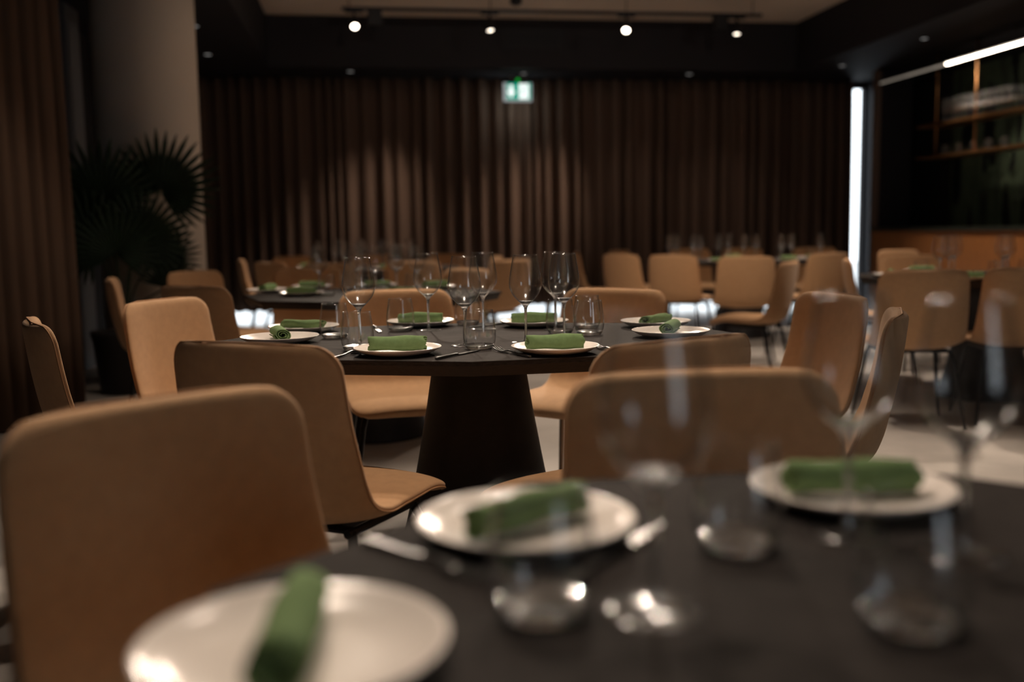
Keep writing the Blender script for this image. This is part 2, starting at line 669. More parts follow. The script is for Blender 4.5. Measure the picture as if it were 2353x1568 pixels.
def chair(X, Z, dx, dz, label, group=None):
    """X, Z: middle of the top of the back; (dx, dz): the way the sitter faces"""
    L = math.hypot(dx, dz)
    dx, dz = dx / L, dz / L
    loc = G(X + .27 * dx, Z + .27 * dz)
    rz = ang(dx, dz)
    if not CH0_used[0]:
        CH0_used[0] = True
        CH0.location = loc
        CH0.rotation_euler = (0, 0, rz)
        CH0['label'] = label
        if group:
            CH0['group'] = group
        return CH0
    c_ = copy_tree(CH0, label, loc, rz)
    if 'group' in c_:
        del c_['group']
    if group:
        c_['group'] = group
    return c_


# ------------------------------------------------------------------ tables
TH = .75


def octo(a, b, rot8=0):
    return [(a * math.cos(PI / 4 * k + rot8), b * math.sin(PI / 4 * k + rot8)) for k in range(8)]


def table(X, Z, a, b, label, dirx=1, dirz=0, rot8=0, group='black octagonal dining tables'):
    rz = ang(dirx, dirz) + PI / 2
    t = thing('dining_table', label, 'table', G(X, Z), rz, group)
    P = octo(a, b, rot8)
    if a != b:
        P = [(x * (1.10 if abs(abs(x) - a * .7071) < .01 else 1), y * (1.08 if abs(abs(x) - a * .7071) < .01 else 1)) for x, y in P]
    link('tabletop', MB().prism(P, TH - .012, TH, .001, 0).me('tabletop', TABLE), t)
    link('edge_band', MB().prism(P, TH - .040, TH - .0118, .022, .006).me('edge_band', TEDGE), t)
    prof = [(.0, 0), (.285, 0), (.285, .012), (.262, .05), (.238, .15), (.212, .26), (.185, .40), (.158, .55), (.134, .70), (.132, .711), (0, .711)]
    link('pedestal', MB().lathe(prof, 48).me('pedestal', CONE, True), t)
    link('mounting_plate', MB().prism([(.25, .25), (-.25, .25), (-.25, -.25), (.25, -.25)], .70, .712).me('mounting_plate', BLACKM), t)
    return t


# ------------------------------------------------------------------ tableware prototypes
def plate_mesh():
    prof = [(0, .006), (.05, .006), (.085, .0085), (.104, .0155), (.1125, .0205), (.1145, .0207), (.1150, .0196), (.112, .0165), (.095, .0075), (.066, .0025), (.060, 0), (.054, .0015), (0, .0022)]
    return MB().lathe(prof[::-1], 72).me('plate', PORC, True)


PLATE = plate_mesh()


def napkin_mesh(seed, flat=1.0, turns=2.6, R=.0205, L=.146):
    rnd = random.Random(seed)
    n = 64
    m = 9
    th = .0017
    vs, fs = [], []

    def pt(i, side, k):
        u = i / (n - 1)
        r = .0045 + (R - .0045) * u ** .85 + side * th
        a = 2 * PI * turns * u + .25 * math.sin(k * .9 + seed)
        y = L * (k / (m - 1) - .5) + .004 * math.sin(3 * a + seed) * (1 if k in (0, m - 1) else 0)
        rr = r * (1 + .05 * math.sin(2 * a + k * .5 + seed)) * (1 + .05 * math.sin(k * 1.3 + seed))
        return Vector((rr * math.cos(a) * (1 + .12 * (1 - flat)), y, rr * math.sin(a) * flat))
    for side in (-1, 1):
        for k in range(m):
            for i in range(n):
                vs.append(pt(i, side, k))
    o = n * m
    for k in range(m - 1):
        for i in range(n - 1):
            q = (k * n + i, k * n + i + 1, (k + 1) * n + i + 1, (k + 1) * n + i)
            fs.append(q)
            fs.append(tuple(o + x for x in q[::-1]))
    for i in range(n - 1):
        fs.append((i + 1, i, o + i, o + i + 1))
        e = (m - 1) * n
        fs.append((e + i, e + i + 1, o + e + i + 1, o + e + i))
    for k in range(m - 1):
        for i in (0, n - 1):
            fs.append((k * n + i, (k + 1) * n + i, o + (k + 1) * n + i, o + k * n + i))
    zmin = min(v.z for v in vs)
    vs = [v - Vector((0, 0, zmin)) for v in vs]
    me = mesh('napkin', vs, fs, NAPK)
    bm = bmesh.new()
    bm.from_mesh(me)
    bmesh.ops.recalc_face_normals(bm, faces=bm.faces)
    bm.to_mesh(me)
    bm.free()
    return me


NAPS = [napkin_mesh(1), napkin_mesh(4, .9, 2.2), napkin_mesh(9, .8, 2.9, .022), napkin_mesh(6, .72, 2.1, .023)]


def wine_meshes(h=.250):
    k = h / .250
    # bowl: outer then inner wall
    out = [(.0185, .1158), (.0215, .1182), (.0300, .1270), (.0395, .1400), (.0450, .1540), (.0468, .1670), (.0455, .1830), (.0420, .2050), (.0378, .2290), (.0340, .2500)]
    o2 = [Vector((r, z, 0)) for r, z in out]
    o2 = catmull(o2, 3)
    outer = [(p.x, p.y) for p in o2]
    inner = [(max(.0, r - (.0012 + .0012 * max(0, (.15 - z) / .05))), z) for r, z in outer if z > .1175]
    bowl = MB().lathe([(r * k, z * k) for r, z in outer] + [(r * k, z * k) for r, z in reversed(inner)], 48)
    stem = MB().lathe([(0, .0045), (.0075, .0048), (.0052, .010), (.0040, .022), (.0036, .055), (.0037, .085), (.0046, .097), (.0072, .1040), (.0112, .1092), (.0186, .1159), (.0215, .1184), (.0190, .1183), (.0120, .1150), (0, .1132)], 24)
    foot = MB().lathe([(0, .0), (.0400, .0), (.0408, .0008), (.0402, .0016), (.024, .0028), (.009, .0046), (0, .0050)], 40)
    return bowl.me('bowl', GLASS, True), stem.me('stem', SOLID, True), foot.me('foot', GLASS, True)


WB, WS, WF = wine_meshes()


def tumbler_meshes():
    out = [(.0300, .0), (.0345, .002), (.0400, .010), (.0437, .022), (.0452, .036), (.0445, .052), (.0425, .070), (.0395, .090), (.0372, .106)]
    o2 = [(p.x, p.y) for p in catmull([Vector((r, z, 0)) for r, z in out], 3)]
    inner = [(r - .0013, z) for r, z in o2 if z > .0135]
    wall = MB().lathe([(r, z) for r, z in o2 if z > .0100] + list(reversed(inner)), 48)
    base = MB().lathe([(0, .0015), (.024, .0012), (.0295, 0)] + [(r, z) for r, z in o2 if z <= .0105] + [(.0385, .0128), (.026, .0088), (0, .0078)], 40)
    return wall.me('wall', GLASS, True), base.me('base', BASEG, True)


TW, TB = tumbler_meshes()


def fork_meshes():
    hd = MB()
    ys = [0, .006, .03, .07, .105, .118]
    w = [.0032, .0045, .0042, .0030, .0024, .0026]
    zz = [.0035, .0035, .0035, .0040, .0075, .0085]
    tk = [.0022, .0026, .0024, .0018, .0016, .0014]
    vs, fs = [], []
    for y, a, z, t in zip(ys, w, zz, tk):
        vs += [(-a, y, z - t), (a, y, z - t), (a, y, z + t), (-a, y, z + t)]
    for i in range(5):
        b_ = i * 4
        fs += [(b_ + j, b_ + (j + 1) % 4, b_ + 4 + (j + 1) % 4, b_ + 4 + j) for j in range(4)]
    fs += [(3, 2, 1, 0), (20, 21, 22, 23)]
    hd.add(vs, fs)
    head = MB()
    ys = [.116, .124, .134, .146]
    w = [.0026, .0075, .0112, .0118]
    zz = [.0085, .0062, .0040, .0034]
    vs, fs = [], []
    for y, a, z in zip(ys, w, zz):
        vs += [(-a, y, z - .0011), (a, y, z - .0011), (a, y, z + .0011), (-a, y, z + .0011)]
    for i in range(3):
        b_ = i * 4
        fs += [(b_ + j, b_ + (j + 1) % 4, b_ + 4 + (j + 1) % 4, b_ + 4 + j) for j in range(4)]
    fs += [(3, 2, 1, 0), (12, 13, 14, 15)]
    head.add(vs, fs)
    for q in range(4):
        x = -.0095 + q * .00633
        head.tube([(x, .144, .0034), (x, .160, .0036), (x, .178, .0062), (x, .192, .0105)], [.0019, .0017, .0015, .0009], 6)
    return hd.me('handle', STEEL, False), head.me('head', STEEL, True)


FH, FT = fork_meshes()


def knife_meshes():
    h = MB().tube([(0, 0, .0042), (0, .004, .0042), (0, .05, .0042), (0, .095, .0042), (0, .105, .0038)], [.0030, .0042, .0040, .0036, .0026], 10)
    vs, fs = [], []
    for y, a, b_ in ((.100, -.003, .003), (.115, -.006, .007), (.16, -.006, .009), (.195, -.004, .0085), (.212, .003, .006)):
        vs += [(a, y, .0012), (b_, y, .0012), (b_, y, .0034), (a, y, .0034)]
    for i in range(4):
        k = i * 4
        fs += [(k + j, k + (j + 1) % 4, k + 4 + (j + 1) % 4, k + 4 + j) for j in range(4)]
    fs += [(3, 2, 1, 0), (16, 17, 18, 19)]
    return h.me('handle', STEEL, True), MB().add(vs, fs).me('blade', STEEL, False)


KH, KB = knife_meshes()


def wine(X, Z, label, group=None, h=TH):
    t = thing('wine_glass', label, 'wine glass', G(X, Z, h + .0003), 0, group)
    link('bowl', WB, t)
    link('stem', WS, t)
    link('foot', WF, t)
    return t


def tumbler(X, Z, label, group=None, h=TH):
    t = thing('water_tumbler', label, 'tumbler', G(X, Z, h + .0003), 0, group)
    link('wall', TW, t)
    link('base', TB, t)
    return t


def plate(X, Z, label, group=None):
    return thing('dinner_plate', label, 'plate', G(X, Z, TH + .0002), 0, group, PLATE)


def napkin(X, Z, dx, dz, label, group=None, k=0):
    return thing('rolled_napkin', label, 'napkin', G(X, Z, TH + .0088), ang(dx, dz), group, NAPS[k % 4])


def cutlery(kind, x0, z0, x1, z1, label, group=None):
    """laid from the handle's end (x0, z0) towards (x1, z1)"""
    t = thing(kind, label, kind.split('_')[-1], G(x0, z0, TH + .0003), ang(x1 - x0, z1 - z0), group)
    if kind == 'table_fork':
        link('handle', FH, t)
        link('head', FT, t)
    else:
        link('handle', KH, t)
        link('blade', KB, t)
    return t


ORD = ['first', 'second', 'third', 'fourth', 'fifth', 'sixth', 'seventh', 'eighth', 'ninth', 'tenth', 'eleventh', 'twelfth']


def order(pts, fmt):
    """labels by the order, seen from the photographer's side, from left to right"""
    ix = sorted(range(len(pts)), key=lambda i: pts[i][0] / pts[i][1])
    out = [None] * len(pts)
    for k, i in enumerate(ix):
        q = 'leftmost' if k == 0 else 'rightmost' if k == len(pts) - 1 else ORD[k] + ' from the left'
        out[i] = fmt.format(q)
    return out


exec_objects = True
# ================================================================== OBJECTS
# ---- near table
C1 = (.32, .70)
table(*C1, .617, .617, 'dark octagonal table out of focus in front, at the bottom of the picture', dirx=1, dirz=.0, rot8=math.radians(29.5))
chair(-.515, 1.40, .74, -.67, 'blurred brown chair, its inner back seen above the nearest white plate')
chair(.30, 1.61, .12, -.99, 'blurred brown chair behind the near wine glasses, facing the camera')
for X, Z, a, b_, l1, l2, k in ((-.165, .712, -.06, 1, 'largest white plate, blurred, at the near table edge', 'green napkin roll pointing away on the largest blurred plate', 0),
                           (.012, 1.02, .75, .66, 'blurred white plate before the cone pedestal, on the near table', 'dark green napkin roll slanting across the blurred plate before the pedestal', 1),
                           (.392, 1.13, 1, -.03, 'blurred white plate on the near table, rightmost of its three', 'dark green napkin roll on the rightmost blurred near plate', 0)):
    plate(X, Z, l1, 'plates on the near table')
    napkin(X, Z, a, b_, l2, 'napkins on the near table', k)
P = [(.115, .80), (.345, 1.005), (.43, .93)]
for p, l in zip(P, order(P, 'large blurred wine glass on the near table, {} of its three')):
    wine(*p, l, 'wine glasses on the near table')
P = [(.022, .80), (.222, .965), (.315, .765)]
for p, l in zip(P, order(P, 'blurred low water tumbler on the near table, {} of its three')):
    tumbler(*p, l, 'tumblers on the near table')
cutlery('table_fork', -.155, 1.00, -.02, .87, 'blurred fork beside the plate before the pedestal, near table', 'cutlery on the near table')
cutlery('table_knife', .05, .86, .13, 1.0, 'blurred knife between the two far plates of the near table', 'cutlery on the near table')

# ---- middle table, in focus
CM = (-.10, 2.945)
table(*CM, .80, .527, 'black octagonal table in focus at the centre on a dark cone pedestal', rot8=0)
chair(-.575, 2.10, .42, .90, 'tan chair with its dark back turned, left of the cone pedestal')
chair(.368, 2.06, -.55, .83, 'brown chair with its back turned, right of the cone pedestal behind near glasses')
chair(-0.472, 4.014, .25, -.97, 'tan chair across the central table, facing the camera, left of the pair')
chair(.415, 3.87, -.55, -.83, 'tan chair across the central table, facing the camera, right of the pair')
chair(-1.28, 3.60, .94, -.34, 'tan chair at the central table with its orange lit inner back showing')
chair(-1.345, 2.77, .87, .49, 'dark chair seen edge on beside the side curtain')
chair(1.04, 2.65, -.94, .35, 'tan chair seen edge on at the right end of the central table')
chair(1.12, 3.38, -.97, -.22, 'brown rounded chair at the right end of the central table')
PL = [(-.30, 2.59, 1, -.02, 0, 'front plate of the central table, left of the knife and fork', 'bright green napkin roll on the front plate left of the fork'),
      (.112, 2.575, 1, .12, 0, 'front plate of the central table, right of the fork', 'bright green napkin roll with its open end showing, right of the fork'),
      (-.685, 2.92, .35, -.94, 2, 'white plate at the left end of the central table, the nearer one', 'dark folded napkin roll, end on, above the near chair back'),
      (-.68, 3.24, .85, -.35, 3, 'white plate at the left end of the central table, the farther one', 'dark green napkin roll on the farther left end plate'),
      (-.31, 3.37, 1, .05, 1, 'white plate on the far side of the central table, left one', 'dark green napkin roll on the far left plate behind a tumbler'),
      (.075, 3.31, 1, -.05, 1, 'white plate on the far side of the central table, right one', 'dark green napkin roll on the far right plate behind wine glasses'),
      (.47, 2.93, .3, .95, 2, 'white plate at the right end of the central table, the nearer one', 'napkin roll on the nearer right end plate of the central table'),
      (.47, 3.24, .6, .8, 3, 'white plate at the right end of the central table, the farther one', 'napkin roll on the farther right end plate of the central table')]
for X, Z, a, b_, k, l1, l2 in PL:
    plate(X, Z, l1, 'plates on the central table')
    napkin(X, Z, a, b_, l2, 'napkins on the central table', k)
P = [(-.43, 2.80), (-.27, 3.22), (-.13, 2.76), (-.092, 3.23), (.04, 2.83), (.14, 3.17), (.155, 2.93)]
for p, l in zip(P, order(P, 'sharp wine glass on the central table, {} of seven')):
    wine(*p, l, 'wine glasses on the central table')
P = [(-.54, 3.02), (-.42, 2.69), (-.36, 3.21), (-.088, 2.685), (-.15, 3.40), (.15, 3.06), (.235, 3.0), (.245, 3.22)]
for p, l in zip(P, order(P, 'low water tumbler on the central table, {} of eight')):
    tumbler(*p, l, 'tumblers on the central table')
from_px = [('table_fork', .045, 2.47, -.075, 2.70, 'fork with its tines away, left of the right front plate'),
           ('table_knife', -.19, 2.455, -.09, 2.64, 'dark knife beside the left front plate of the central table'),
           ('table_fork', -.455, 2.50, -.40, 2.69, 'fork left of the left front plate, under the tumbler'),
           ('table_fork', .29, 2.50, .215, 2.70, 'fork right of the right front plate, beside the green napkin'),
           ('table_knife', .02, 3.42, -.12, 3.30, 'dark knife between the two far plates of the central table'),
           ('table_knife', -.47, 3.36, -.42, 3.17, 'dark knife beside the far left plate of the central table')]
for a in from_px:
    cutlery(*a, 'cutlery on the central table')

# ---- second table, behind the middle one at left
table(-.73, 5.25, .68, .68, 'dark table behind the central one, left of the tall wine glasses')
chair(-1.47, 4.53, .5, .86, 'tan chair with its back turned, left of the second table')
chair(-2.07, 6.45, .85, -.5, 'tan chair before the round column, top edge lit')
chair(-2.22, 5.50, .95, .32, 'tan chair seen edge on, before the palm pot')
chair(-1.378, 6.753, .25, -.97, 'tan chair behind the second table, facing the camera')
chair(-.25, 6.2, -.75, -.66, 'tan chair at the right end of the second table, behind the sharp wine glasses')
chair(.03, 8.0, -.7, .7, 'pale tan chair standing alone between the central wine glasses and the curtain')
PL = [(-1.33, 5.45, .2, .98), (-1.08, 5.12, 1, .1), (-1.15, 5.75, 1, -.2), (-.78, 5.82, 1, .1), (-.42, 5.55, .8, .5), (-.55, 4.95, 1, -.1)]
for (X, Z, a, b_), l1, l2, k in zip(PL, order(PL, 'blurred plate on the second table, {} of six'), order(PL, 'dark napkin roll on the second table, {} of six'), range(9)):
    plate(X, Z, l1, 'plates on the second table')
    napkin(X, Z, a, b_, l2, 'napkins on the second table', k)
P = [(-1.02, 5.30), (-.86, 5.55), (-.70, 5.15), (-.62, 5.40), (-.66, 5.75), (-.50, 5.30)]
for p, l in zip(P, order(P, 'blurred wine glass on the second table, {} of six')):
    wine(*p, l, 'wine glasses on the second table')
P = [(-.95, 5.12), (-.92, 5.6), (-.74, 5.0), (-.72, 5.55), (-.5, 5.1)]
for p, l in zip(P, order(P, 'blurred tumbler on the second table, {} of five')):
    tumbler(*p, l, 'tumblers on the second table')

# ---- third table, far, before the curtain at left of centre
table(-1.25, 9.15, .80, .70, 'far dark table before the curtain, crowded with blurred glasses')
for X, Z, dx, dz, l in ((-2.50, 9.2, .95, .2, 'far tan chair at the left end of the crowded table, edge lit'),
                    (-2.02, 8.25, .65, .75, 'far tan chair beside the leftmost edge-lit one at the crowded table'),
                    (-1.42, 7.75, .2, .98, 'far chair with a dark back turned, in front of the crowded table'),
                    (-2.25, 10.25, .6, -.8, 'far tan chair behind the crowded table, left corner'),
                    (-1.45, 10.5, .1, -1, 'far tan chair behind the crowded table, under its glasses'),
                    (-.78, 7.95, -.1, .98, 'far tan chair in front of the crowded table, at right of its glasses'),
                    (-.10, 9.2, -.95, -.2, 'far tan chair at the right end of the crowded table'),
                    (-.66, 10.4, -.4, -.9, 'far tan chair behind the crowded table, right corner')):
    chair(X, Z, dx, dz, l, 'chairs at the crowded far table')
P = [(-1.74, 9.0), (-1.62, 9.25), (-1.48, 8.85), (-1.40, 9.3), (-1.30, 8.8), (-1.18, 9.2), (-1.05, 8.85), (-.92, 9.15)]
for p, l in zip(P, order(P, 'far blurred wine glass on the crowded table, {} of eight')):
    wine(*p, l, 'wine glasses on the crowded far table')
P = [(-1.70, 8.75), (-1.35, 9.05), (-1.12, 9.0), (-.95, 8.8)]
for p, l in zip(P, order(P, 'far blurred tumbler on the crowded table, {} of four')):
    tumbler(*p, l, 'tumblers on the crowded far table')
PL = [(-1.85, 9.15, 1, 0), (-1.5, 8.6, 1, .2), (-1.05, 8.55, 1, .1), (-.75, 9.0, .2, 1)]
for (X, Z, a, b_), l1, l2, k in zip(PL, order(PL, 'far plate on the crowded table, {} of four'), order(PL, 'far dark napkin on the crowded table, {} of four'), range(9)):
    plate(X, Z, l1, 'plates on the crowded far table')
    napkin(X, Z, a, b_, l2, 'napkins on the crowded far table', k)

# ---- fourth table, far right of centre, before the curtain
table(2.25, 9.75, .93, .60, 'far dark table before the curtain, a line of wine glasses on it')
for X, Z, dx, dz, l in ((1.40, 8.7, .5, .86, 'far tan chair, back turned, left of the widest back before the far table'),
                    (1.88, 7.95, .10, .99, 'widest tan chair back before the far table, bright light under its seat'),
                    (1.88, 6.65, -.85, .5, 'narrow tan chair seen from the side right of the widest back'),
                    (.66, 10.2, .97, -.1, 'far tan chair, edge on, standing alone before the curtain'),
                    (.98, 9.15, .75, .65, 'far tan chair back, left end of the far table'),
                    (1.16, 10.95, .8, -.6, 'far tan chair behind the left end of the far table'),
                    (2.0, 11.2, 0, -1, 'far tan chair behind the far table, below the leftmost glasses'),
                    (2.58, 11.15, 0, -1, 'far tan chair behind the far table, below the middle glasses'),
                    (3.30, 10.85, -.3, -.95, 'far tan chair behind the right end of the far table'),
                    (2.75, 8.55, -.4, .9, 'small lit chair seat and back just right of the narrow side-on chair')):
    chair(X, Z, dx, dz, l, 'chairs at the far table')
P = [(1.527, 9.60), (1.62, 9.74), (1.790, 9.78), (1.83, 9.63), (2.049, 9.85), (2.135, 9.79), (2.198, 9.40), (2.293, 9.35), (2.557, 9.45), (2.652, 9.45), (2.913, 9.40)]
for p, l in zip(P, order(P, 'far wine glass in the line on the far table, {} of eleven')):
    wine(*p, l, 'wine glasses on the far table')
P = [(2.05, 9.45), (2.6, 9.6), (2.85, 9.5), (1.75, 9.5)]
for p, l in zip(P, order(P, 'far tumbler on the far table, {} of four')):
    tumbler(*p, l, 'tumblers on the far table')
PL = [(2.6, 9.33, 1, .1), (2.9, 9.75, .3, 1), (2.25, 10.1, 1, 0), (1.95, 9.35, 1, 0)]
for (X, Z, a, b_), l1, l2, k in zip(PL, order(PL, 'far plate on the far table, {} of four'), order(PL, 'far dark napkin on the far table, {} of four'), range(9)):
    plate(X, Z, l1, 'plates on the far table')
    napkin(X, Z, a, b_, l2, 'napkins on the far table', k)

# ---- fifth table, by the bar
table(2.95, 6.15, .80, .68, 'dark table by the wood-fronted bar, partly behind a large chair back')
for X, Z, dx, dz, l in ((2.11, 5.06, .1, .99, 'large dark brown chair back before the table by the bar'),
                    (2.68, 5.12, .12, .98, 'dark chair back cut by the right edge of the picture'),
                    (2.33, 6.95, .92, -.3, 'tall brown chair left of the table by the bar'),
                    (3.05, 7.65, .05, -.99, 'tan chair behind the table by the bar, its inner back lit'),
                    (3.55, 9.2, .3, -.95, 'small far tan chair before the bar front')):
    chair(X, Z, dx, dz, l, 'chairs at the table by the bar')
P = [(2.56, 5.95), (2.68, 6.1), (2.80, 6.3), (2.96, 6.0), (3.06, 6.15)]
for p, l in zip(P, order(P, 'wine glass on the table by the bar, {} of five')):
    wine(*p, l, 'wine glasses on the table by the bar')
P = [(2.43, 5.9), (2.80, 5.75), (2.88, 5.85), (3.05, 5.9)]
for p, l in zip(P, order(P, 'tumbler on the table by the bar, {} of four')):
    tumbler(*p, l, 'tumblers on the table by the bar')
PL = [(2.35, 6.15, .3, 1), (2.62, 5.68, 1, .1), (2.72, 6.6, 1, -.1)]
for (X, Z, a, b_), l1, l2, k in zip(PL, order(PL, 'plate on the table by the bar, {} of three'), order(PL, 'dark napkin on the table by the bar, {} of three'), range(9)):
    plate(X, Z, l1, 'plates on the table by the bar')
    napkin(X, Z, a, b_, l2, 'napkins on the table by the bar', k)

# ------------------------------------------------------------------ palm
pt = thing('potted_palm', 'dark fan palm in a round pot before the pale column', 'plant', (-1.66, 7.08, 0))
link('pot', MB().lathe([(0, 0), (.15, 0), (.165, .02), (.20, .36), (.212, .40), (.212, .43), (.195, .43), (.19, .39), (0, .39)], 40).me('pot', POTM, True), pt)
link('soil', MB().lathe([(.19, .392), (.1, .405), (0, .408)][::-1], 24).me('soil', SOIL, True), pt)


def fan_leaf(R, nseg, spread, droop, seed):
    """pleated fan: blades joined to half their length, free tips; base at origin, axis +y, normal +z"""
    rnd = random.Random(seed)
    b_ = MB()
    for k in range(nseg):
        a = (k / (nseg - 1) - .5) * spread
        da = spread / (nseg - 1) * .56
        L = R * (1 - .22 * abs(a / (spread / 2)) ** 2) * rnd.uniform(.93, 1.04)

        def pt_(r, aa, lift):
            x, y = r * math.sin(aa), r * math.cos(aa)
            return Vector((x, y, lift - droop * (r / R) ** 2 * R))
        fold = .012
        v = []
        for r, wk in ((.03 * R, 1), (.3 * L, 1), (.55 * L, .95), (.8 * L, .5), (L, .04)):
            lo = fold * (r / R) * (1 if r < .6 * L else .6)
            v += [pt_(r, a - da * wk, 0), pt_(r, a, lo + .006), pt_(r, a + da * wk, 0)]
        f = []
        for i in range(4):
            o = i * 3
            f += [(o, o + 1, o + 4, o + 3), (o + 1, o + 2, o + 5, o + 4)]
        b_.add(v, f)
    return b_.me('leaf', PLANT, False)


FL = [fan_leaf(.40, 26, math.radians(250), .12, i) for i in range(3)]
lr = random.Random(11)
PB = Vector((-1.66, 7.08, 0))


def palm_leaf(hx, hz, dy, up, side, scale, k, yaw=0):
    """hx, hz: where the blade starts relative to the pot; stem curves there from the pot"""
    tip = Vector((hx, dy, hz))
    mid = Vector((hx * .35, dy * .35, .4 + (hz - .4) * .62))
    b0 = Vector((hx * .05, dy * .05, .39))
    st = MB().tube(catmull([b0, mid, tip], 6), .007, 6)
    so = link('stem', st.me('stem', STEMM, True), pt)
    o = link('leaf', FL[k % 3], so, tip)
    # blade axis: 'side' tilts in the plane facing the room, normal faces the room (-y)
    ax = Vector((math.sin(side), -.25 * up, math.cos(side))).normalized()
    nr = Vector((yaw, -1, .25)).normalized()
    xx = ax.cross(nr).normalized()
    nr = xx.cross(ax)
    o.matrix_local = Matrix.Translation(tip) @ Matrix((xx, ax, nr)).transposed().to_4x4() @ Matrix.Scale(scale, 4)
    return o


palm_leaf(.30, 1.36, -.05, .3, math.radians(22), 1.05, 0)
palm_leaf(-.05, 1.30, -.15, .3, math.radians(-15), 1.05, 1)
palm_leaf(.20, 1.05, -.25, .9, math.radians(50), .85, 2, .4)
palm_leaf(-.12, 1.02, -.2, .6, math.radians(-50), .9, 0, -.4)
palm_leaf(.05, .95, -.30, .8, math.radians(10), .85, 1, .2)
palm_leaf(.32, .72, -.12, .6, math.radians(62), .62, 2, 1.6)
palm_leaf(.26, .92, .05, .5, math.radians(70), .7, 0, .9)
palm_leaf(-.2, 1.2, .1, .3, math.radians(-35), .9, 2)

# ------------------------------------------------------------------ ceiling track and spots
TY = 10.2
tr = thing('lighting_track', 'long black ceiling track carrying four lit spots', 'track light', (0, TY, 0))
link('track_rail', MB().box((-.17, -.018, 3.245), (4.15, .018, 3.275)).me('track_rail', BLACKM), tr)
for x in (.15, 3.70):
    link('power_adapter', MB().box((x - .07, -.05, 3.10), (x + .07, .05, 3.245)).me('power_adapter', BLACKM), tr)
for x in (-.1, 1.3, 2.7, 4.05):
    link('hanger_rod', MB().tube([(x, 0, 3.275), (x, 0, RZ)], .005, 8).me('hanger_rod', BLACKM, True), tr)
LENS = emis('spot_lens_glow', (1, .86, .70), 14)
LENS2 = emis('spot_lens_glow_dim', (1, .86, .70), 5)
for x, d, pw_, l in ((-.05, Vector((.05, -.75, -.66)), LENS, 'lit ceiling spot at the left end of the black track'), (1.29, Vector((.1, -.35, -.93)), LENS2, 'lit ceiling spot on the track above the exit sign, left of it'),
                 (2.70, Vector((-.25, -.72, -.65)), LENS, 'lit ceiling spot on the track, third from the left'), (3.88, Vector((-.1, -.3, -.95)), LENS2, 'lit ceiling spot at the right end of the black track')):
    d.normalize()
    t = thing('ceiling_spotlight', l, 'spotlight', (x, TY, 3.245), 0, 'spots on the black track')
    link('mount', MB().box((-.09, -.016, -.022), (.09, .016, 0)).box((-.012, -.012, -.09), (.012, .012, -.02)).me('mount', BLACKM), t)
    q = d.to_track_quat('-Z', 'Y').to_matrix().to_4x4()
    M4 = Matrix.Translation((0, 0, -.13)) @ q
    h = link('housing', MB().lathe([(0, .06), (.034, .06), (.040, .05), (.040, -.06), (.036, -.062), (.033, -.035), (0, -.034)], 28).me('housing', BLACKM, True), t)
    h.matrix_local = M4
    h = link('lens', MB().lathe([(.033, -.045), (.02, -.049), (0, -.050)], 28).me('lens', pw_, True), h)
bx = thing('ceiling_sensor', 'small black box on the pale ceiling above the track', 'sensor', (1.56, TY + .0, RZ - .09))
link('body', MB().lathe([(0, 0), (.055, 0), (.06, .01), (.06, .09), (0, .09)], 24).me('body', BLACKM, True), bx)
link('sensor_dome', MB().lathe([(0, -.02), (.02, -.016), (.035, 0)], 20).me('sensor_dome', POTM, True), bx)
bx = thing('lighting_track', 'short black ceiling track end above the left soffit edge', 'track light', (-.95, 9.8, 0))
link('track_rail', MB().box((0, -.018, 3.30), (.32, .018, 3.335)).me('track_rail', BLACKM), bx)
link('hanger_rod', MB().tube([(.1, 0, 3.335), (.1, 0, RZ)], .005, 8).me('hanger_rod', BLACKM, True), bx)
# vent in the bulkhead
v = thing('air_vent', 'dark rectangular air vent in the black bulkhead', 'vent', (1.9, RY1 - .012, 3.2))
link('vent_frame', MB().box((-.34, -.004, -.10), (.34, .012, -.085)).box((-.34, -.004, .085), (.34, .012, .10)).box((-.34, -.004, -.085), (-.325, .012, .085)).box((.325, -.004, -.085), (.34, .012, .085)).me('vent_frame', BLACKM), v)
for k in range(7):
    link('vent_slat', MB().box((-.325, .0, -.08 + k * .0235), (.325, .010, -.068 + k * .0235)).me('vent_slat', BLACKM), v)
# recessed downlights in the soffit
DL = emis('downlight_glow', (1, .95, .9), .30)
for (x, y), l in zip(((-.12, 11.6), (1.86, 11.65), (3.83, 11.6), (5.4, 10.9), (5.45, 9.3), (-1.42, 9.2), (-1.52, 10.6)),
                     ('recessed downlight in the soffit above the curtain, left one', 'recessed downlight in the soffit just above the exit sign', 'recessed downlight in the soffit above the curtain, right one',
                      'recessed downlight in the soffit near the bright slit', 'recessed downlight in the soffit before the bar', 'recessed downlight in the soffit beside the column top, upper one', 'recessed downlight in the soffit beside the column top, lower one')):
    t = thing('recessed_downlight', l, 'downlight', (x, y, CZ), 0, 'recessed soffit downlights')
    link('trim_ring', MB().lathe([(.034, -.001), (.036, -.004), (.048, -.003), (.050, 0)], 28).me('trim_ring', BLACKM, True), t)
    link('lens', MB().lathe([(0, -.0022), (.034, -.0022)][::-1], 24).me('lens', DL, True), t)

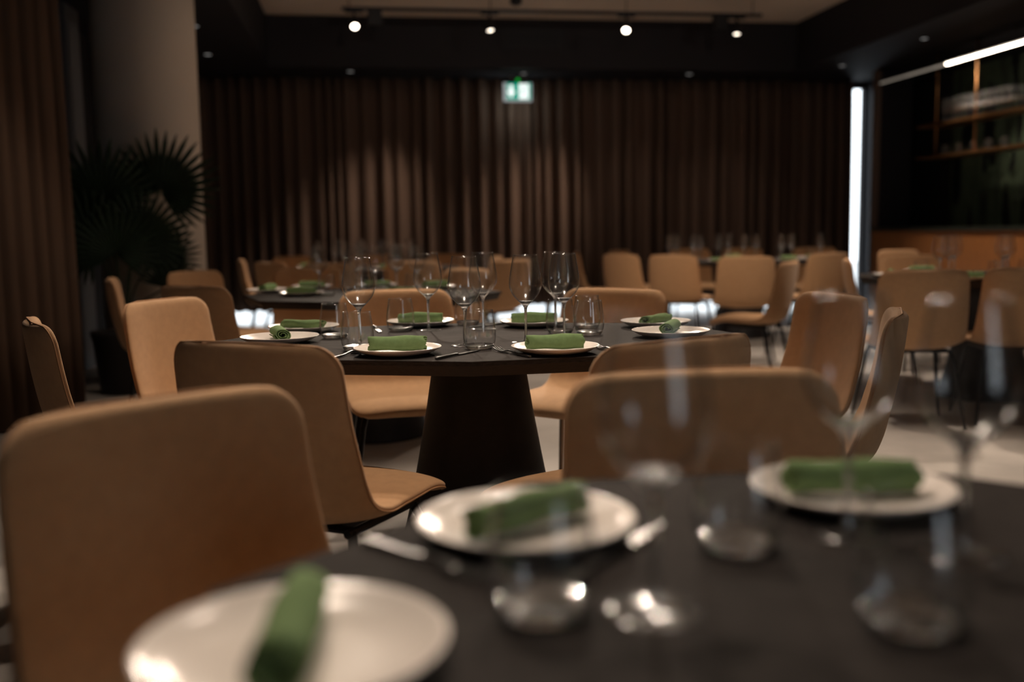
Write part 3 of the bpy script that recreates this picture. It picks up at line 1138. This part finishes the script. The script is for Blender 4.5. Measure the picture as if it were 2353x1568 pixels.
# ------------------------------------------------------------------ exit sign
ex = thing('exit_sign', 'lit green and white exit sign with arrow and running figure', 'sign', (1.78, 11.6, 2.55))
link('housing', MB().box((-.12, -.03, .205), (.12, .03, .29)).me('housing', BLACKM), ex)
link('hanger', MB().box((-.01, -.01, .29), (.01, .01, CZ - 2.55)).me('hanger', BLACKM), ex)
EW, EG = emis('sign_white', (.95, 1, .98), 1.25), emis('sign_green', (.0, .36, .24), .9)
ED = emis('sign_edge_light', (.9, .95, .95), .38)
ap = link('acrylic_plate', MB().box((-.165, -.004, 0), (.165, .004, .21)).me('acrylic_plate', ED), ex)
gf = link('green_field', MB().box((-.125, -.006, .022), (.150, -.0041, .21)).me('green_field', EG), ap)
link('arrow', MB().add([(-.095, -.008, .185), (-.055, -.008, .185), (-.055, -.008, .115), (-.025, -.008, .115), (-.075, -.008, .04), (-.125, -.008, .115), (-.095, -.008, .115)], [(0, 1, 2, 3, 4, 5, 6)]).me('arrow', EW), ap)
# doorway with a running figure left dark in it
dr = MB()
dr.box((.015, -.008, .03), (.125, -.0061, .20))
link('pictogram_door', dr.me('pictogram_door', EW), ap)
rm = MB()
rm.lathe([(0, -.0085), (.011, -.0085)], 16)
rm = MB().add([(.075 + .011 * math.cos(k * PI / 8), -.0088, .172 + .011 * math.sin(k * PI / 8)) for k in range(16)], [tuple(range(16))])
for a, b2, wd in (((.070, .155), (.062, .105), .012), ((.062, .105), (.082, .080), .007), ((.082, .080), (.080, .045), .006), ((.062, .105), (.045, .078), .007), ((.045, .078), (.024, .075), .006), ((.070, .150), (.095, .135), .005), ((.070, .150), (.047, .142), .005), ((.047, .142), (.040, .120), .005)):
    a, b2 = Vector((a[0], 0, a[1])), Vector((b2[0], 0, b2[1]))
    d = (b2 - a).normalized()
    n_ = Vector((-d.z, 0, d.x)) * wd * .5
    y_ = Vector((0, -.0088, 0))
    rm.add([a + n_ + y_, a - n_ + y_, b2 - n_ + y_, b2 + n_ + y_], [(0, 1, 2, 3)])
link('pictogram_figure', rm.me('pictogram_figure', EG), ap)
link('indicator_lamp', MB().lathe([(0, -.022), (.016, -.016), (.022, 0), (.016, .016), (0, .022)], 16, (0, -.035, .235)).me('indicator_lamp', emis('sign_led', (.0, .35, .03), 1.0), True), ex)

sl = bpy.data.lights.new('sign_lamp', 'POINT')
sl.energy, sl.color, sl.shadow_soft_size = 2.2, (.85, 1, .97), .05
so_ = bpy.data.objects.new('sign_lamp', sl)
COL.objects.link(so_)
so_.location = (1.78, 11.68, 2.50)
# ------------------------------------------------------------------ bar
BX = 5.95
bar = thing('bar_counter', 'wood-fronted bar counter with a dark stone top', 'bar', (BX, 0, 0))
link('counter_top', MB().box((-.04, 6.5, 1.0), (.62, 11.16, 1.04)).me('counter_top', COUNTER), bar)
link('body', MB().box((.03, 6.5, .0), (.58, 11.16, 1.0)).me('body', DARKP), bar)
plm = MB().box((0, 0, .08), (.03, .143, 1.0)).me('plank', BARW)
for k in range(32):
    link('plank', plm, bar, (random.uniform(0, .004), 6.5 + k * .1455, 0))
link('plinth', MB().box((.01, 6.5, 0), (.03, 11.16, .08)).me('plinth', BLACKM), bar)
sh = thing('hanging_bar_shelf', 'brass framed bar shelf hung from the soffit, glasses on it', 'shelf', (BX, 0, 0))
for z in (2.105, 1.77):
    link('shelf_board', MB().box((-.0, 6.5, z), (.30, 10.26, z + .022)).me('shelf_board', BRASS), sh)
for y in (9.97, 9.28, 8.4, 7.5):
    link('post', MB().tube([(.06, y, 1.77), (.06, y, CZ)], .011, 8).me('post', BRASS, True), sh)
gp = []
for k in range(12):
    for r in (0, 1):
        gp.append((BX + .12 + .12 * r, 9.92 - k * .098 - .02 * r))
for i, (x, y) in enumerate(gp):
    k, r = divmod(i, 2)
    q = 'leftmost' if k == 0 else 'rightmost' if k == 11 else ORD[k] + ' from the left'
    t = thing('wine_glass', ('front' if r == 0 else 'rear') + f' line wine glass on the bar shelf, {q}', 'wine glass', (x, y, 2.128), 0, 'glasses on the bar shelf')
    link('bowl', WB, t)
    link('stem', WS, t)
    link('foot', WF, t)
bp = []
for k in range(9):
    x, y = BX + .12 + .06 * (k % 2), 9.88 - k * .125
    q = 'leftmost' if k == 0 else 'rightmost' if k == 8 else ORD[k] + ' from the left'
    t = thing('water_tumbler', f'dim tumbler on the lower bar shelf, {q}', 'tumbler', (x, y, 1.793), 0, 'tumblers on the lower bar shelf')
    link('wall', TW, t)
    link('base', TB, t)
led = thing('light_strip', 'bright linear light strip along the top of the bar, with its dim reflection', 'light strip', (BX - .01, 0, 2.69))
for y0, y1, st in ((10.52, 11.05, .20), (9.99, 10.50, .25), (9.73, 9.97, .30), (9.30, 9.72, 14), (7.9, 9.27, 16)):  # the dim far segments imitate the strip's reflection in the end wall
    link('light_or_reflection_segment', MB().box((0, y0, .005), (.022, y1, .020)).me('light_or_reflection_segment', emis('strip_and_reflection_glow', (1, .84, .68), st)), led)
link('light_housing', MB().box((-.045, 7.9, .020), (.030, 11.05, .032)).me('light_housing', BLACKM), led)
for y in (11.0, 9.985, 8.6):
    link('hanger_rod', MB().tube([(.015, y, .032), (.015, y, CZ - 2.69)], .004, 6).me('hanger_rod', BLACKM, True), led)
